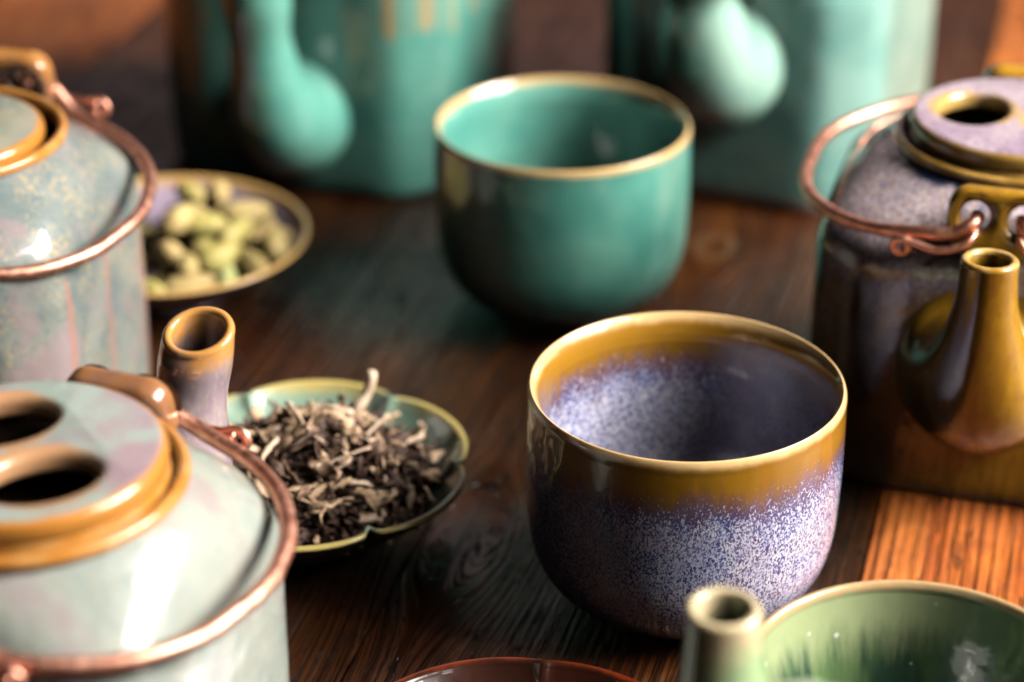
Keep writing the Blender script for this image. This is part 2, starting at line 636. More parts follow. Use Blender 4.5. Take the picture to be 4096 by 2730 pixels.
def cup(name, label, loc, mat, r, h, rz=0.0, foot_mat=None):
    """Round straight-sided cup: wall (outside and inside), rolled lip, turned foot ring."""
    t = thing(name, label, 'cup', loc, rz)
    k, j = r / 4.22, h / 6.6
    outer = [(2.30, 0.36), (2.80, 0.47), (3.38, 0.82), (3.86, 1.45), (4.12, 2.3), (4.20, 3.5), (4.22, 5.0), (4.20, 6.2)]
    inner = [(3.79, 5.85), (3.78, 5.0), (3.78, 3.6), (3.66, 2.3), (3.1, 1.35), (2.0, 0.92), (0.8, 0.82), (0.02, 0.80)]
    lip = [(4.20, 6.2), (4.20, 6.42), (4.155, 6.56), (4.10, 6.60), (4.035, 6.53), (3.955, 6.41), (3.885, 6.26), (3.83, 6.08), (3.79, 5.85)]
    foot = [(2.30, 0.36), (2.27, 0.22), (2.28, 0.04), (2.20, 0.0), (2.02, 0.0), (1.95, 0.06), (1.92, 0.3), (0.02, 0.33)]
    sc = lambda P: [(a * k, b * j) for a, b in P]
    link('wall', lathe('wall', catmull(sc(outer), 8), 128, jitter=0.022), mat, t)
    link('interior', lathe('interior', catmull(sc(inner), 8), 128, jitter=0.022), mat, t)
    link('lip', lathe('lip', catmull(sc(lip), 5), 128, jitter=0.022), mat, t)
    link('foot_ring', lathe('foot_ring', catmull(sc(foot), 4), 96), foot_mat or mat, t)
    return t


CUPV = m_speckled_cup()
cup('tea_cup', 'violet speckled cup with amber collar and cream lip in the middle of the table', (4.57, 54.7, 0), CUPV, 4.22, 6.6, R(40))
TEALCUP = m_teal('teal_cup_glaze', 6.30, 6.50, foot=0.34)
cup('tea_cup', 'plain teal glazed cup with a tan lip behind the violet speckled cup', (1.66, 72.7, 0), TEALCUP, 4.24, 6.6, R(10))


# ------------------------------------------------------------------ teapots
def superr(a, n):
    """Square with cut corners, softly rounded; n = 2 gives a circle."""
    q = 0.0
    for k in range(8):
        c = math.cos(a - k * math.pi / 4) / (1.0 if k % 2 == 0 else 1.19)
        if c > 0:
            q += c ** 26
    poly = q ** (-1 / 26)
    b = min(1.0, max(0.0, (n - 2.0) / 3.2))
    b = b * b * (3 - 2 * b)
    return 1.0 + (poly - 1.0) * b


def pot_body(name, s):
    """Rounded-square body whose shoulder draws in to a round neck; (half width, z, squareness)."""
    P = [(s - 0.75, 0.0, 4.6), (s - 0.30, 0.02, 4.8), (s - 0.16, 0.12, 5.0), (s - 0.07, 0.5, 5.2), (s - 0.03, 1.4, 5.4), (s, 3.2, 5.4),
         (s, 5.0, 5.4), (s, 6.2, 5.4)]
    c78 = math.cos(R(76))
    for k in range(0, 13):
        th = R(76) * k / 12
        q = k / 12
        P.append((s - (s - 3.44) * (1 - math.cos(th)) / (1 - c78), 6.95 + 2.6 * math.sin(th) / math.sin(R(76)), 5.4 - 3.4 * min(1.0, q / 0.8) ** 1.3))
    P = catmull(P, 5)
    seg = 144
    v, f = [], []
    for (r, z, n) in P:
        for k in range(seg):
            a = 2 * math.pi * k / seg
            q = r * superr(a, max(n, 2.0))
            v.append((q * math.cos(a), q * math.sin(a), z))
    for i in range(len(P) - 1):
        for k in range(seg):
            k2 = (k + 1) % seg
            f.append((i * seg + k, i * seg + k2, (i + 1) * seg + k2, (i + 1) * seg + k))
    f.append(tuple(range(seg)))
    return mesh(name, v, f)


def pot_spout(name, s, tilt=0.0, fat=1.0, tipr=0.80, lean=0.0, nk=1.0):
    """Pear-shaped spout on the front (-Y) face; rings (centre y, z, radius, ring tilt from facing front to facing up)."""
    K = [(-s + 0.55, 4.75, 2.62, 2), (-s - 0.25, 4.72, 2.56, 8), (-s - 0.85, 4.90, 2.32, 22), (-s - 1.35, 5.35, 1.92, 42), (-s - 1.75, 6.05, 1.46, 60),
         (-s - 2.05, 6.9, 1.10, 73), (-s - 2.28, 7.8, 0.89, 82), (-s - 2.42, 8.6, tipr * 1.02, 88), (-s - 2.50, 9.2, tipr, 92 + tilt)]
    K = catmull(K, 6)
    ro = []
    for (y, z, r, a) in K:
        rr = r * (1 + (fat - 1) * min(1, max(0, (9.0 - z) / 4.0))) * (1 + (nk - 1) * math.exp(-((z - 6.9) / 1.9) ** 2))
        ro.append((y, z, rr, a))
    y, z, r, a = ro[-1]
    up = (math.cos(R(a)) * -1, math.sin(R(a)))
    rim = []
    th = 0.25
    for k in range(1, 9):
        q = math.pi * k / 8
        rim.append((y + up[0] * math.sin(q) * th * 0.5, z + up[1] * math.sin(q) * th * 0.5, r - th / 2 + math.cos(q) * th / 2, a))
    inn = []
    for (yy, zz, rr, aa) in reversed(ro[-16:-1]):
        inn.append((yy, zz, max(rr - th, 0.25), aa))
    seg = 40
    parts = []
    for nm, rows in (('spout', ro), ('spout_rim', [ro[-1]] + rim), ('spout_bore', [rim[-1]] + inn)):
        v, f = [], []
        for (yy, zz, rr, aa) in rows:
            e2 = Vector((0, math.sin(R(aa)), math.cos(R(aa))))
            for k in range(seg):
                p = 2 * math.pi * k / seg
                q = Vector((0, yy, zz)) + Vector((1, 0, 0)) * rr * math.cos(p) + e2 * rr * math.sin(p)
                q.x += lean * max(0, (zz - 5.0)) / 4.0
                v.append(q[:])
        for i in range(len(rows) - 1):
            for k in range(seg):
                k2 = (k + 1) % seg
                f.append((i * seg + k, i * seg + k2, (i + 1) * seg + k2, (i + 1) * seg + k))
        if nm == 'spout_bore':
            f.append(tuple((len(rows) - 1) * seg + k for k in range(seg)))
        parts.append((nm, mesh(nm, v, f)))
    return parts


def bail(side, s, ex=5.75, z0=8.12, lz=0.0, lo=0.0, tz=0.0):
    """Copper handle folded down round the shoulder, hooked in the front and back lugs."""
    sx = side
    q = ex / 6.22
    half = [(0.62, -s + 0.45, 9.22), (0.75, -s + 0.05, 9.12), (1.35, -s - 0.10, 8.82), (2.3 * q, -s - 0.02, z0 + 0.42), (3.5 * q, -s + 0.35, z0 + 0.24),
            (4.8 * q, -s + 1.25, z0 + 0.1), (5.75 * q, -s + 2.6, z0 + 0.02), (6.15 * q, -s + 4.0, z0)]
    pts = half + [(ex, 0, z0)] + [(a, -b, c) for a, b, c in reversed(half)]
    out = []
    for a, b, c in catmull(pts, 6):
        near = max(0.0, 1 - abs(a) / 2.6)
        out.append((sx * a, b + math.copysign(lo * near, b), c + lz * near + tz * b / s * (1 - near)))
    return out


def curl(side, s, back=False, lz=0.0, lo=0.0):
    """The wire's end, drawn through the hole and rolled into a small eye under the handle."""
    c = (2.62, -s - 0.28, 8.50)
    pts = [(0.62, -s + 0.40, 9.02), (0.66, -s - 0.22, 8.86), (1.0, -s - 0.46, 8.60), (1.6, -s - 0.50, 8.44), (2.2, -s - 0.38, 8.52)]
    P = catmull(pts, 6)
    for k in range(0, 17):
        a = R(115 - 24 * k)
        rr = 0.27 - 0.006 * k
        P.append((c[0] + rr * math.cos(a), c[1] - 0.14 + 0.012 * k * 1.0, c[2] - 0.12 + rr * math.sin(a)))
    return [(side * a, (-(b - lo) if back else b - lo), d + lz * (1 - 0.25 * a)) for a, b, d in P]


def lug_mesh(s, back=False, lw=2.95, lz=0.0, lo=0.0):
    out = roundrect(lw, 2.05, 0.75)
    # shoulders of the plate slump a little towards the middle, as hand-cut clay does
    out = [(x, y - 0.10 * math.cos(x * 1.9) * (1 if y > 0 else 0)) for x, y in out]
    me = plate('lug', [out, circle(-0.68, 0.16, 0.42, 28), circle(0.68, 0.16, 0.42, 28)], 0.86, 0.3, 5)
    m = Matrix.Translation((0, -s + 0.40 - lo, 9.1 + lz)) @ Matrix.Rotation(R(76), 4, 'X')
    if back:
        m = Matrix.Rotation(R(180), 4, 'Z') @ m
    return move(me, m)


def lid_meshes(rot):
    """Flat lid with two finger holes; the bar between them is the grip. Returns (plate, skirt, well)."""
    hs = [(1.38, 0.0), (-1.38, 0.0)]
    loops = [circle(0, 0, 3.22, 96)]
    for hx, hy in hs:
        loops.append(circle(hx, hy, 0.98, 48, 1.28))
    top = plate('lid', loops, 0.62, 0.24, 5)
    move(top, Matrix.Translation((0, 0, 10.12)))
    skirt = lathe('lid_flange', catmull([(3.14, 9.95), (3.2, 9.82), (3.24, 9.7), (3.18, 9.58), (2.98, 9.5), (2.9, 9.2)], 4), 96)
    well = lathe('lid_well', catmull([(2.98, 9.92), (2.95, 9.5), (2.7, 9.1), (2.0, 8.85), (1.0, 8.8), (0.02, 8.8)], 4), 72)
    return top, skirt, well, hs


def teapot(name, label, loc, rz, s, mats, scale=1.0, tilt=0.0, lid_rot=0.0, bails=(1, -1), tipr=0.8, ring=True, group=None, fat=1.0, lean=0.0, ex=5.75, z0=8.12, lid_drop=0.0, lid_k=1.0, tip=1.0, lw=2.95, lz=0.0, lo=0.0, tz=0.0, sz=0.0, nk=1.0):
    t = thing(name, label, 'teapot', loc, rz, group)
    t.scale = (scale,) * 3
    link('body', pot_body('body', s), mats['body'], t)
    ringp = [(3.41, 9.46), (3.56, 9.50), (3.66, 9.61), (3.65, 9.76), (3.54, 9.84), (3.42, 9.81), (3.34, 9.70), (3.32, 9.3)]
    link('neck_ring', lathe('neck_ring', catmull(ringp, 5), 128), mats['ring'], t)
    sp = None
    for nm, me in pot_spout('spout', s, tilt, fat, tipr, lean, nk):
        for q in me.vertices:
            q.co.z += sz * CM * min(1.0, max(0.0, (11.0 - q.co.z / CM) / 4.0))
        if tip != 1.0:
            for q in me.vertices:
                q.co.z += max(0.0, q.co.z - 5.0 * CM) * (tip - 1.0)
        o = link(nm, me, mats['spout'] if nm != 'spout_bore' else mats.get('bore', mats['spout']), t if sp is None else sp)
        if nm == 'spout':
            sp = o
    for back in (False, True):
        link('lug', lug_mesh(s, back, lw, lz, lo), mats['lug'], t)
    for side in bails:
        bp = bail(side, s, ex, z0, lz, lo, tz)
        kr = random.Random(int(abs(loc[0]) * 10) + side)
        f1, f2 = kr.uniform(0, 6), kr.uniform(0, 6)
        bp = [(x, y, z + 0.02 * math.sin(i * 0.31 + f1) * math.sin(math.pi * i / len(bp)) + 0.008 * math.sin(i * 0.83 + f2) * math.sin(math.pi * i / len(bp))) for i, (x, y, z) in enumerate(bp)]
        b = link('bail_handle', tube('bail_handle', bp, [0.205 * (1 + 0.03 * math.sin(i * 0.9 + f2) + kr.uniform(-0.02, 0.02)) for i in range(len(bp))], 16), COPPER, t)
        for back in (False, True):
            link('wire_curl', tube('wire_curl', curl(side, s, back, lz, lo), 0.115, 10), COPPER, b)
    top, skirt, well, hs = lid_meshes(lid_rot)
    l = link('lid', top, mats['lid'], t)
    l.rotation_euler = (0, 0, lid_rot)
    l.scale = (lid_k, lid_k, 1)
    l.location.z = -lid_drop * CM
    link('lid_flange', skirt, mats['ring'], l)
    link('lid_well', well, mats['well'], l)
    return t


HOLES = [(1.38, 0.0), (-1.38, 0.0)]
AMB = m_amber()
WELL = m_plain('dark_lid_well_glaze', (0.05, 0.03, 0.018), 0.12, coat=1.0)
n_ang = lambda nx, ny: math.atan2(nx, -ny)          # heading of the spout -> rotation about Z

violet = dict(body=m_violet_pot(), ring=m_ring('amber_ring_glaze', (0.30, 0.16, 0.03), (0.52, 0.30, 0.08)), spout=m_spout('amber_spout_glaze', ((0.30, 0.145, 0.010), (0.44, 0.23, 0.014), (0.24, 0.11, 0.012)), (0.66, 0.44, 0.17), 8.95),
              lug=AMB, lid=m_lid('violet_lid_glaze', ((0.47, 0.38, 0.42), (0.30, 0.22, 0.30), (0.16, 0.095, 0.17), 0.85), HOLES, 3.12, (0.40, 0.23, 0.05), (0.50, 0.30, 0.06)), well=m_plain('amber_well_glaze', (0.20, 0.12, 0.02), 0.1, coat=1.0))
teapot('teapot', 'violet and amber square teapot with copper handles behind the speckled cup', (14.8, 64.5, 0), n_ang(-0.269, -0.963), 5.45, violet, lid_rot=R(-9), ex=6.15, z0=8.3, scale=0.975)

RINGC = m_ring('orange_ring_glaze', (0.50, 0.19, 0.028), (0.58, 0.27, 0.075))
BROWNLUG = m_spout('brown_lug_glaze', ((0.34, 0.14, 0.04), (0.24, 0.11, 0.065), (0.20, 0.13, 0.12)), (0.46, 0.20, 0.05), 9.9)
spk = dict(body=m_celadon_pot('speckled_celadon_glaze', (0.15, 0.19, 0.19), (0.25, 0.27, 0.245), (0.48, 0.36, 0.20), (0.31, 0.235, 0.24), 0.9, 0.85), ring=RINGC, spout=BROWNLUG, lug=BROWNLUG,
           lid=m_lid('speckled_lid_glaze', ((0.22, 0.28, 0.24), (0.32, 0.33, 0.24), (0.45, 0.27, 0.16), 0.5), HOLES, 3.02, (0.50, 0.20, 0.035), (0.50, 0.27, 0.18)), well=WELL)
teapot('teapot', 'blue-grey speckled square teapot with brown drips beside the cardamom dish', (-16.65, 64.2, 0), n_ang(-0.22, -0.976), 4.8, spk, lid_rot=R(102), lid_drop=0.5, lid_k=0.93, lz=0.45, lo=0.45, tz=0.38, z0=7.7, ex=5.95)

pale = dict(body=m_celadon_pot('pale_celadon_glaze', (0.265, 0.305, 0.275), (0.34, 0.36, 0.315), (0.40, 0.33, 0.24), (0.33, 0.24, 0.25), 0.6, 0.4, stripes=False), ring=RINGC,
            spout=m_spout('mauve_spout_glaze', ((0.26, 0.19, 0.24), (0.36, 0.27, 0.29), (0.42, 0.36, 0.27)), (0.62, 0.29, 0.08), 8.9), lug=BROWNLUG,
            lid=m_lid('mauve_lid_glaze', ((0.30, 0.37, 0.33), (0.32, 0.22, 0.25), (0.36, 0.38, 0.33), 0.3), HOLES, 3.08, (0.50, 0.20, 0.035), (0.50, 0.25, 0.11)), well=WELL)
teapot('teapot', 'pale celadon teapot nearest the camera at the lower edge, copper handles folded down', (-10.7, 44.7, 0), n_ang(0.35, 0.937), 4.75, pale, lid_rot=R(139), tilt=14, tipr=0.9, tip=1.14, lean=-0.55, lw=2.7)

tealpot = m_teal('teal_pot_glaze', None, None, drips=6.4)
tealpot2 = m_teal('pale_teal_pot_glaze', None, None, base=(0.15, 0.37, 0.33), foot=0.5)
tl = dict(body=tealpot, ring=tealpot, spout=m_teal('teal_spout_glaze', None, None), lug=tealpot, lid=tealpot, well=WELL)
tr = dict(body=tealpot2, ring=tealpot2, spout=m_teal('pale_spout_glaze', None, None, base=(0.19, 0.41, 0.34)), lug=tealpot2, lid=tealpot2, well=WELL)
teapot('teapot', 'teal square teapot with tan drips, the one behind the cardamom dish', (-6.5, 87.6, 0), n_ang(-0.28, -0.96), 5.2, tl, scale=1.14, sz=-2.0, fat=0.74, tipr=1.0, nk=1.2)
teapot('teapot', 'pale turquoise teapot with an unglazed foot, the one behind the teal cup', (9.9, 86.0, 0), n_ang(-0.42, -0.907), 4.9, tr, scale=1.12, fat=0.74, sz=0.2, tipr=1.1, nk=1.42)

gm = m_teal('moss_green_pot_glaze', None, None, base=(0.20, 0.33, 0.17))
green = dict(body=gm, ring=gm, spout=m_spout('green_spout_glaze', ((0.20, 0.34, 0.15), (0.30, 0.43, 0.22), (0.38, 0.45, 0.26)), (0.62, 0.50, 0.30), 8.3), lug=m_spout('pale_green_lug_glaze', ((0.36, 0.46, 0.28), (0.44, 0.48, 0.32), (0.5, 0.5, 0.36)), (0.52, 0.46, 0.30), 9.6), lid=gm, well=WELL)
teapot('teapot', 'moss green teapot, only its spout and lug showing at the lower edge', (5.5, 33.2, 0), n_ang(-0.16, 0.987), 5.0, green, scale=0.98, fat=1.12, lz=-0.55, lo=-0.3)


# ------------------------------------------------------------------ bowl and dishes
def m_green_bowl():
    g = G('streaked_green_bowl_glaze')
    ang = g.math('ARCTAN2', g.y, g.x)
    r2 = g.math('SQRT', g.add(g.mul(g.x, g.x), g.mul(g.y, g.y)))
    uv = g.vec(g.mul(ang, 5.0), g.mul(g.z, 0.55), 0.0)
    st = g.noise((2.0, 0.8, 1), 4, 0.65, v=uv)
    st2 = g.noise((1.0, 0.5, 1), 2, 0.5, v=uv, off=(4, 2, 0))
    lvl = g.add(g.sub(4.15, g.z), g.mul(g.sub(st, 0.5), 1.9))
    dark = g.mix(g.step(st2, 0.42, 0.62), (0.035, 0.085, 0.05), (0.12, 0.20, 0.08))
    col = g.mix(g.step(lvl, -0.1, 1.3), (0.36, 0.43, 0.22), dark)
    dots = g.step(g.voronoi(1.3), 0.07, 0.10, 1, 0)
    col = g.mix(g.mul(dots, 0.7), col, (0.75, 0.78, 0.7))
    e = g.step(g.add(g.z, g.mul(g.sub(st, 0.5), 0.35)), 4.72, 4.88)
    col = g.mix(e, col, (0.50, 0.33, 0.16))
    return glaze_done(g, col, 0.28)


gb = m_green_bowl()
t = thing('bowl', 'deep moss green bowl with dark streaks and tan lip, in front of the speckled cup', 'bowl', (9.15, 43.9, 0), 0)
ow = [(1.9, 0.35), (2.5, 0.6), (3.2, 1.5), (3.62, 2.7), (3.88, 4.0), (3.98, 4.7)]
ip = [(3.98, 4.7), (3.985, 4.86), (3.93, 4.96), (3.83, 4.97), (3.75, 4.86), (3.74, 4.7)]
iw = [(3.74, 4.7), (3.62, 4.0), (3.36, 2.7), (2.95, 1.6), (2.1, 0.95), (1.0, 0.75), (0.02, 0.72)]
ft = [(1.9, 0.35), (1.87, 0.1), (1.82, 0.0), (1.6, 0.0), (1.55, 0.2), (0.02, 0.25)]
link('wall', lathe('wall', catmull(ow, 8), 128, jitter=0.01), gb, t)
link('lip', lathe('lip', catmull(ip, 5), 128, jitter=0.01), gb, t)
link('interior', lathe('interior', catmull(iw, 8), 128, jitter=0.01), gb, t)
link('foot_ring', lathe('foot_ring', catmull(ft, 4), 96), gb, t)


def dish(label, loc, r, h, mat, lobes=None, phase=0.0, depth=0.05, rz=0.0):
    t = thing('dish', label, 'dish', loc, rz)

    def shape(a, rr, z, q):
        if lobes:
            k = (rr / r) ** 3
            d = abs(math.sin(lobes * (a - phase) / 2))
            cusp = math.exp(-(d / 0.085) ** 2)
            f = 1 - depth * (0.9 * (1 - d ** 0.55) * 0.9 + 0.35 * cusp) * k
            return rr * f, z + 0.07 * cusp * k
        return rr, z
    k = r / 4.7
    j = h / 2.2
    sc = lambda P: [(a * k, b * j) for a, b in P]
    outer = [(1.95, 0.42), (2.5, 0.55), (3.25, 0.95), (3.95, 1.45), (4.42, 1.86), (4.62, 2.05)]
    lip = [(4.62, 2.05), (4.70, 2.13), (4.70, 2.21), (4.62, 2.25), (4.50, 2.22), (4.42, 2.13)]
    inner = [(4.42, 2.13), (4.15, 1.86), (3.7, 1.5), (3.05, 1.1), (2.3, 0.84), (1.2, 0.76), (0.02, 0.75)]
    foot = [(1.95, 0.42), (1.92, 0.25), (1.95, 0.05), (1.9, 0.0), (1.7, 0.0), (1.65, 0.1), (1.6, 0.35), (0.02, 0.4)]
    link('wall', lathe('wall', catmull(sc(outer), 6), 240, shape), mat, t)
    link('lip', lathe('lip', catmull(sc(lip), 5), 240, shape), mat, t)
    link('interior', lathe('interior', catmull(sc(inner), 6), 240, shape), mat, t)
    link('foot_ring', lathe('foot_ring', catmull(sc(foot), 4), 96), mat, t)
    return t


def m_dish(name, inside, inside2, lip, outside, r, h, l0=0.885, l1=0.955):
    g = G(name)
    r2 = g.math('SQRT', g.add(g.mul(g.x, g.x), g.mul(g.y, g.y)))
    col = g.mix(g.step(g.noise(0.7, 3), 0.35, 0.65), inside, inside2)
    col = g.mix(g.step(g.noise((7, 7, 7), 3), 0.55, 0.7, 0, 0.35), col, tuple(v * 0.6 for v in inside2))
    e = g.step(g.add(r2, g.mul(g.sub(g.noise(1.4, 2), 0.5), 0.3)), r * l0, r * l1)
    col = g.mix(e, col, lip)
    # the outside is told from the inside by the surface's facing
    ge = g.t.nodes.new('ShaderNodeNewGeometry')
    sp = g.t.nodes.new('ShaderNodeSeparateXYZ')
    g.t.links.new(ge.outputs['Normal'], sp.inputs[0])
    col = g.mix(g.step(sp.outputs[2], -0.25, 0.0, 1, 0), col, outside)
    return glaze_done(g, col, 0.28)


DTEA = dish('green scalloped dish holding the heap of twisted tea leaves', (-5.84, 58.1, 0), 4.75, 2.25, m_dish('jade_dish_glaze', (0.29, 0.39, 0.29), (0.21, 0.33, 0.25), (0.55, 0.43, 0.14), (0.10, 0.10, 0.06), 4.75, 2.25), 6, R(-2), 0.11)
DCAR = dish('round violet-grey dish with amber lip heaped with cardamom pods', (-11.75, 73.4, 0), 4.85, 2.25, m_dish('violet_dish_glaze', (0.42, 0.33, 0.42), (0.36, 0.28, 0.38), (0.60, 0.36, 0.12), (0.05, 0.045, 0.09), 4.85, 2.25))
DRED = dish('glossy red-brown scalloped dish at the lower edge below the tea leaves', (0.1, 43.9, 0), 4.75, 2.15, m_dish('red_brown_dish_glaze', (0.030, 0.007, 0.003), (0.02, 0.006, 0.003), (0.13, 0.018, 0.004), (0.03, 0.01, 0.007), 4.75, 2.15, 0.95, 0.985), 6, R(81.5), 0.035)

# ------------------------------------------------------------------ cardamom pods
rnd = random.Random(11)


def pod_mesh(i):
    L, W = rnd.uniform(0.78, 1.05), rnd.uniform(0.37, 0.47)
    seg, n = 18, 14
    v, f = [], []
    bendk = rnd.uniform(-0.08, 0.08)
    for k in range(n + 1):
        u = -1 + 2 * k / n
        prof = max(0.03, (1 - abs(u) ** 2.3) ** 0.62) * (1 - 0.16 * u)
        for j in range(seg):
            a = 2 * math.pi * j / seg
            rr = W * prof * (1 + 0.07 * math.cos(3 * a) + 0.025 * math.cos(18 * a) * prof)
            v.append((u * L, rr * math.cos(a) + bendk * (1 - u * u), rr * math.sin(a) * 0.92))
    for k in range(n):
        for j in range(seg):
            j2 = (j + 1) % seg
            f.append((k * seg + j, k * seg + j2, (k + 1) * seg + j2, (k + 1) * seg + j))
    f.append(tuple(range(seg)))
    f.append(tuple(n * seg + j for j in range(seg)))
    return mesh('cardamom_pod', v, f), L, W


def m_pod(name, c1, c2):
    g = G(name)
    st = g.noise((0.8, 7, 7), 3, 0.6)
    col = g.mix(g.step(st, 0.35, 0.65), c1, c2)
    col = g.mix(g.step(g.math('ABSOLUTE', g.x), 0.5, 0.8, 0, 0.6), col, (0.32, 0.22, 0.08))
    return g.done(col, 0.5, normal=g.bump(st, 0.4, 0.05), spec=0.3)


PM = [m_pod('straw_pod', (0.42, 0.31, 0.11), (0.64, 0.50, 0.22)), m_pod('green_pod', (0.37, 0.31, 0.08), (0.56, 0.48, 0.17)), m_pod('buff_pod', (0.46, 0.33, 0.13), (0.62, 0.46, 0.20)),
      m_pod('dark_green_pod', (0.09, 0.15, 0.06), (0.17, 0.22, 0.09)), m_pod('pale_green_pod', (0.44, 0.47, 0.18), (0.56, 0.57, 0.26))]


def pod(x, y, z, yaw, pitch, mi, label='yellow-green cardamom pod in the heap on the violet dish', roll=None):
    me, L, W = pod_mesh(0)
    me.materials.append(PM[mi])
    o = link('cardamom_pod', me)
    c = DCAR.location / CM
    o.location = Vector((c.x + x, c.y + y, z)) * CM
    o.rotation_euler = Euler((rnd.uniform(0, 6) if roll is None else roll, pitch, yaw), 'XYZ')
    tag(o, label, 'cardamom pod', 'cardamom pods heaped on the violet dish')
    return o


def dish_floor(r):
    P = [(0, 0.77), (1.2, 0.78), (2.3, 0.86), (3.05, 1.12), (3.7, 1.53), (4.2, 1.92), (4.6, 2.25)]
    for (a, b), (c, d) in zip(P, P[1:]):
        if r <= c:
            return b + (d - b) * (r - a) / (c - a)
    return 2.3


# pods by hand where the photo shows them plainly (x to the right, y away from the camera, from the dish's centre)
placed = []


def settle(x, y, rr=0.45, sink=0.86):
    z = dish_floor(math.hypot(x, y)) + rr * 1.0
    for (a, b, c) in placed:
        d = math.hypot(a - x, b - y)
        if d < 0.95:
            z = max(z, c + math.sqrt(max(0.0, 0.95 ** 2 - d * d)) * sink)
    placed.append((x, y, z))
    return z


base = [(3.35, 0.55, 15, 2, 'plump buff cardamom pod lying nearest the far end of the violet dish lip'), (2.75, -0.55, 70, 0, None), (2.2, -2.15, 95, 4, 'palest green cardamom pod standing at the front lip of the violet dish'),
        (0.95, -2.75, 12, 2, None), (-0.3, -2.9, 150, 1, None), (1.9, 0.4, 60, 1, None), (1.5, -1.2, 120, 0, None), (0.4, -1.4, 40, 0, None), (2.3, 1.35, 160, 0, None), (1.1, 1.1, 20, 1, None),
        (0.1, 0.2, 80, 0, None), (0.9, 2.3, 130, 0, None), (-0.2, 1.6, 10, 2, None), (-1.2, -1.6, 60, 1, None), (-1.4, 0.2, 140, 0, None), (0.2, 2.9, 35, 3, None), (-1.3, 2.2, 100, 1, None), (2.95, -1.55, 130, 0, None), (3.1, 1.6, 120, 0, None), (2.0, 2.6, 30, 1, None), (3.7, -0.5, 95, 0, None), (-2.4, -0.6, 80, 2, None)]
top = [(0.15, -1.05, 130, 2, 'broad buff cardamom pod on top of the heap close against the blue-grey teapot'), (1.75, -0.35, 25, 1, None), (1.0, 0.2, 110, 0, None), (1.35, 1.4, 140, 0, None), (0.45, 1.9, 150, 3, 'dark green cardamom pod at the back of the heap'),
       (2.35, 0.1, 60, 1, None), (0.1, 0.9, 30, 2, None), (1.9, -1.5, 40, 1, None), (0.85, -1.95, 100, 0, None), (-0.7, 0.2, 60, 0, None), (1.15, 2.4, 135, 0, None)]
top2 = [(2.6, 0.95, 20, 0, None), (1.6, 1.9, 95, 2, None), (0.75, 0.75, 125, 0, None), (1.3, -0.2, 15, 1, None), (0.5, -0.5, 75, 0, None), (0.65, 1.55, 120, 1, None)]
for lst in (base, top, top2):
    for (x, y, yaw, mi, lab) in lst:
        z = settle(x, y)
        zone = 'on top of the heap' if lst is top2 else 'low at the front of the heap' if y < -1.2 else 'at the back of the heap' if y > 1.2 else 'in the middle of the heap'
        hue = ('straw-yellow', 'yellow-green', 'buff', 'dark green', 'pale green')[mi]
        pod(x, y, z, R(yaw), R(rnd.uniform(-14, 14)), mi, lab or hue + ' cardamom pod ' + zone + ' on the violet dish')

# ------------------------------------------------------------------ tea leaves
rnd = random.Random(29)


def leaf_mesh(kind):
    """A dry rolled leaf or stem: a tapering, twisted, creased ribbon along X."""
    if kind == 'stem':
        L, W, T = rnd.uniform(0.9, 1.6), rnd.uniform(0.055, 0.10), 0.6
    elif kind == 'curl':
        L, W, T = rnd.uniform(0.7, 1.3), rnd.uniform(0.15, 0.25), 0.26
    else:
        L, W, T = rnd.uniform(0.8, 1.7), rnd.uniform(0.09, 0.17), 0.34
    n, seg = 10, 6
    b1, b2 = rnd.uniform(-0.3, 0.3), rnd.uniform(-0.14, 0.14)
    kink, ku = rnd.uniform(-0.5, 0.5), rnd.uniform(0.3, 0.7)
    if kind == 'curl':
        b1, b2 = b1 * 1.6, b2 * 2.2
    tw = rnd.uniform(-3.2, 3.2) * (0.4 if kind == 'stem' else 1)
    ph = rnd.uniform(0, 6)
    v, f = [], []
    for k in range(n + 1):
        u = k / n
        x = (u - 0.5) * L
        wdt = W * (math.sin(math.pi * (0.08 + 0.86 * u)) ** 0.6 if kind != 'stem' else (1.0 - 0.25 * abs(2 * u - 1))) * rnd.uniform(0.65, 1.3)
        cy = b1 * math.sin(math.pi * u + ph * 0.2) * L * 0.5 + kink * max(0.0, u - ku) * L * 0.7
        cz = b2 * math.cos(2.2 * math.pi * u + ph) * L * 0.35
        a0 = tw * u + ph
        for j in range(seg):
            a = 2 * math.pi * j / seg
            fold = rnd.uniform(0.15, 0.5) if j == 1 else rnd.uniform(0.75, 1.2)                       # a crease along the roll
            yy, zz = wdt * math.cos(a) * fold, wdt * T * math.sin(a) * fold
            v.append((x, cy + yy * math.cos(a0) - zz * math.sin(a0), cz + yy * math.sin(a0) + zz * math.cos(a0)))
    for k in range(n):
        for j in range(seg):
            j2 = (j + 1) % seg
            f.append((k * seg + j, k * seg + j2, (k + 1) * seg + j2, (k + 1) * seg + j))
    f.append(tuple(range(seg)))
    f.append(tuple(n * seg + j for j in range(seg)))
    return mesh('tea_leaf', v, f)


def m_leaf(name, c1, c2):
    g = G(name)
    st = g.noise((2, 14, 14), 3, 0.6)
    col = g.mix(g.step(st, 0.35, 0.65), c1, c2)
    return g.done(col, 0.55, normal=g.bump(st, 0.5, 0.04), spec=0.35)


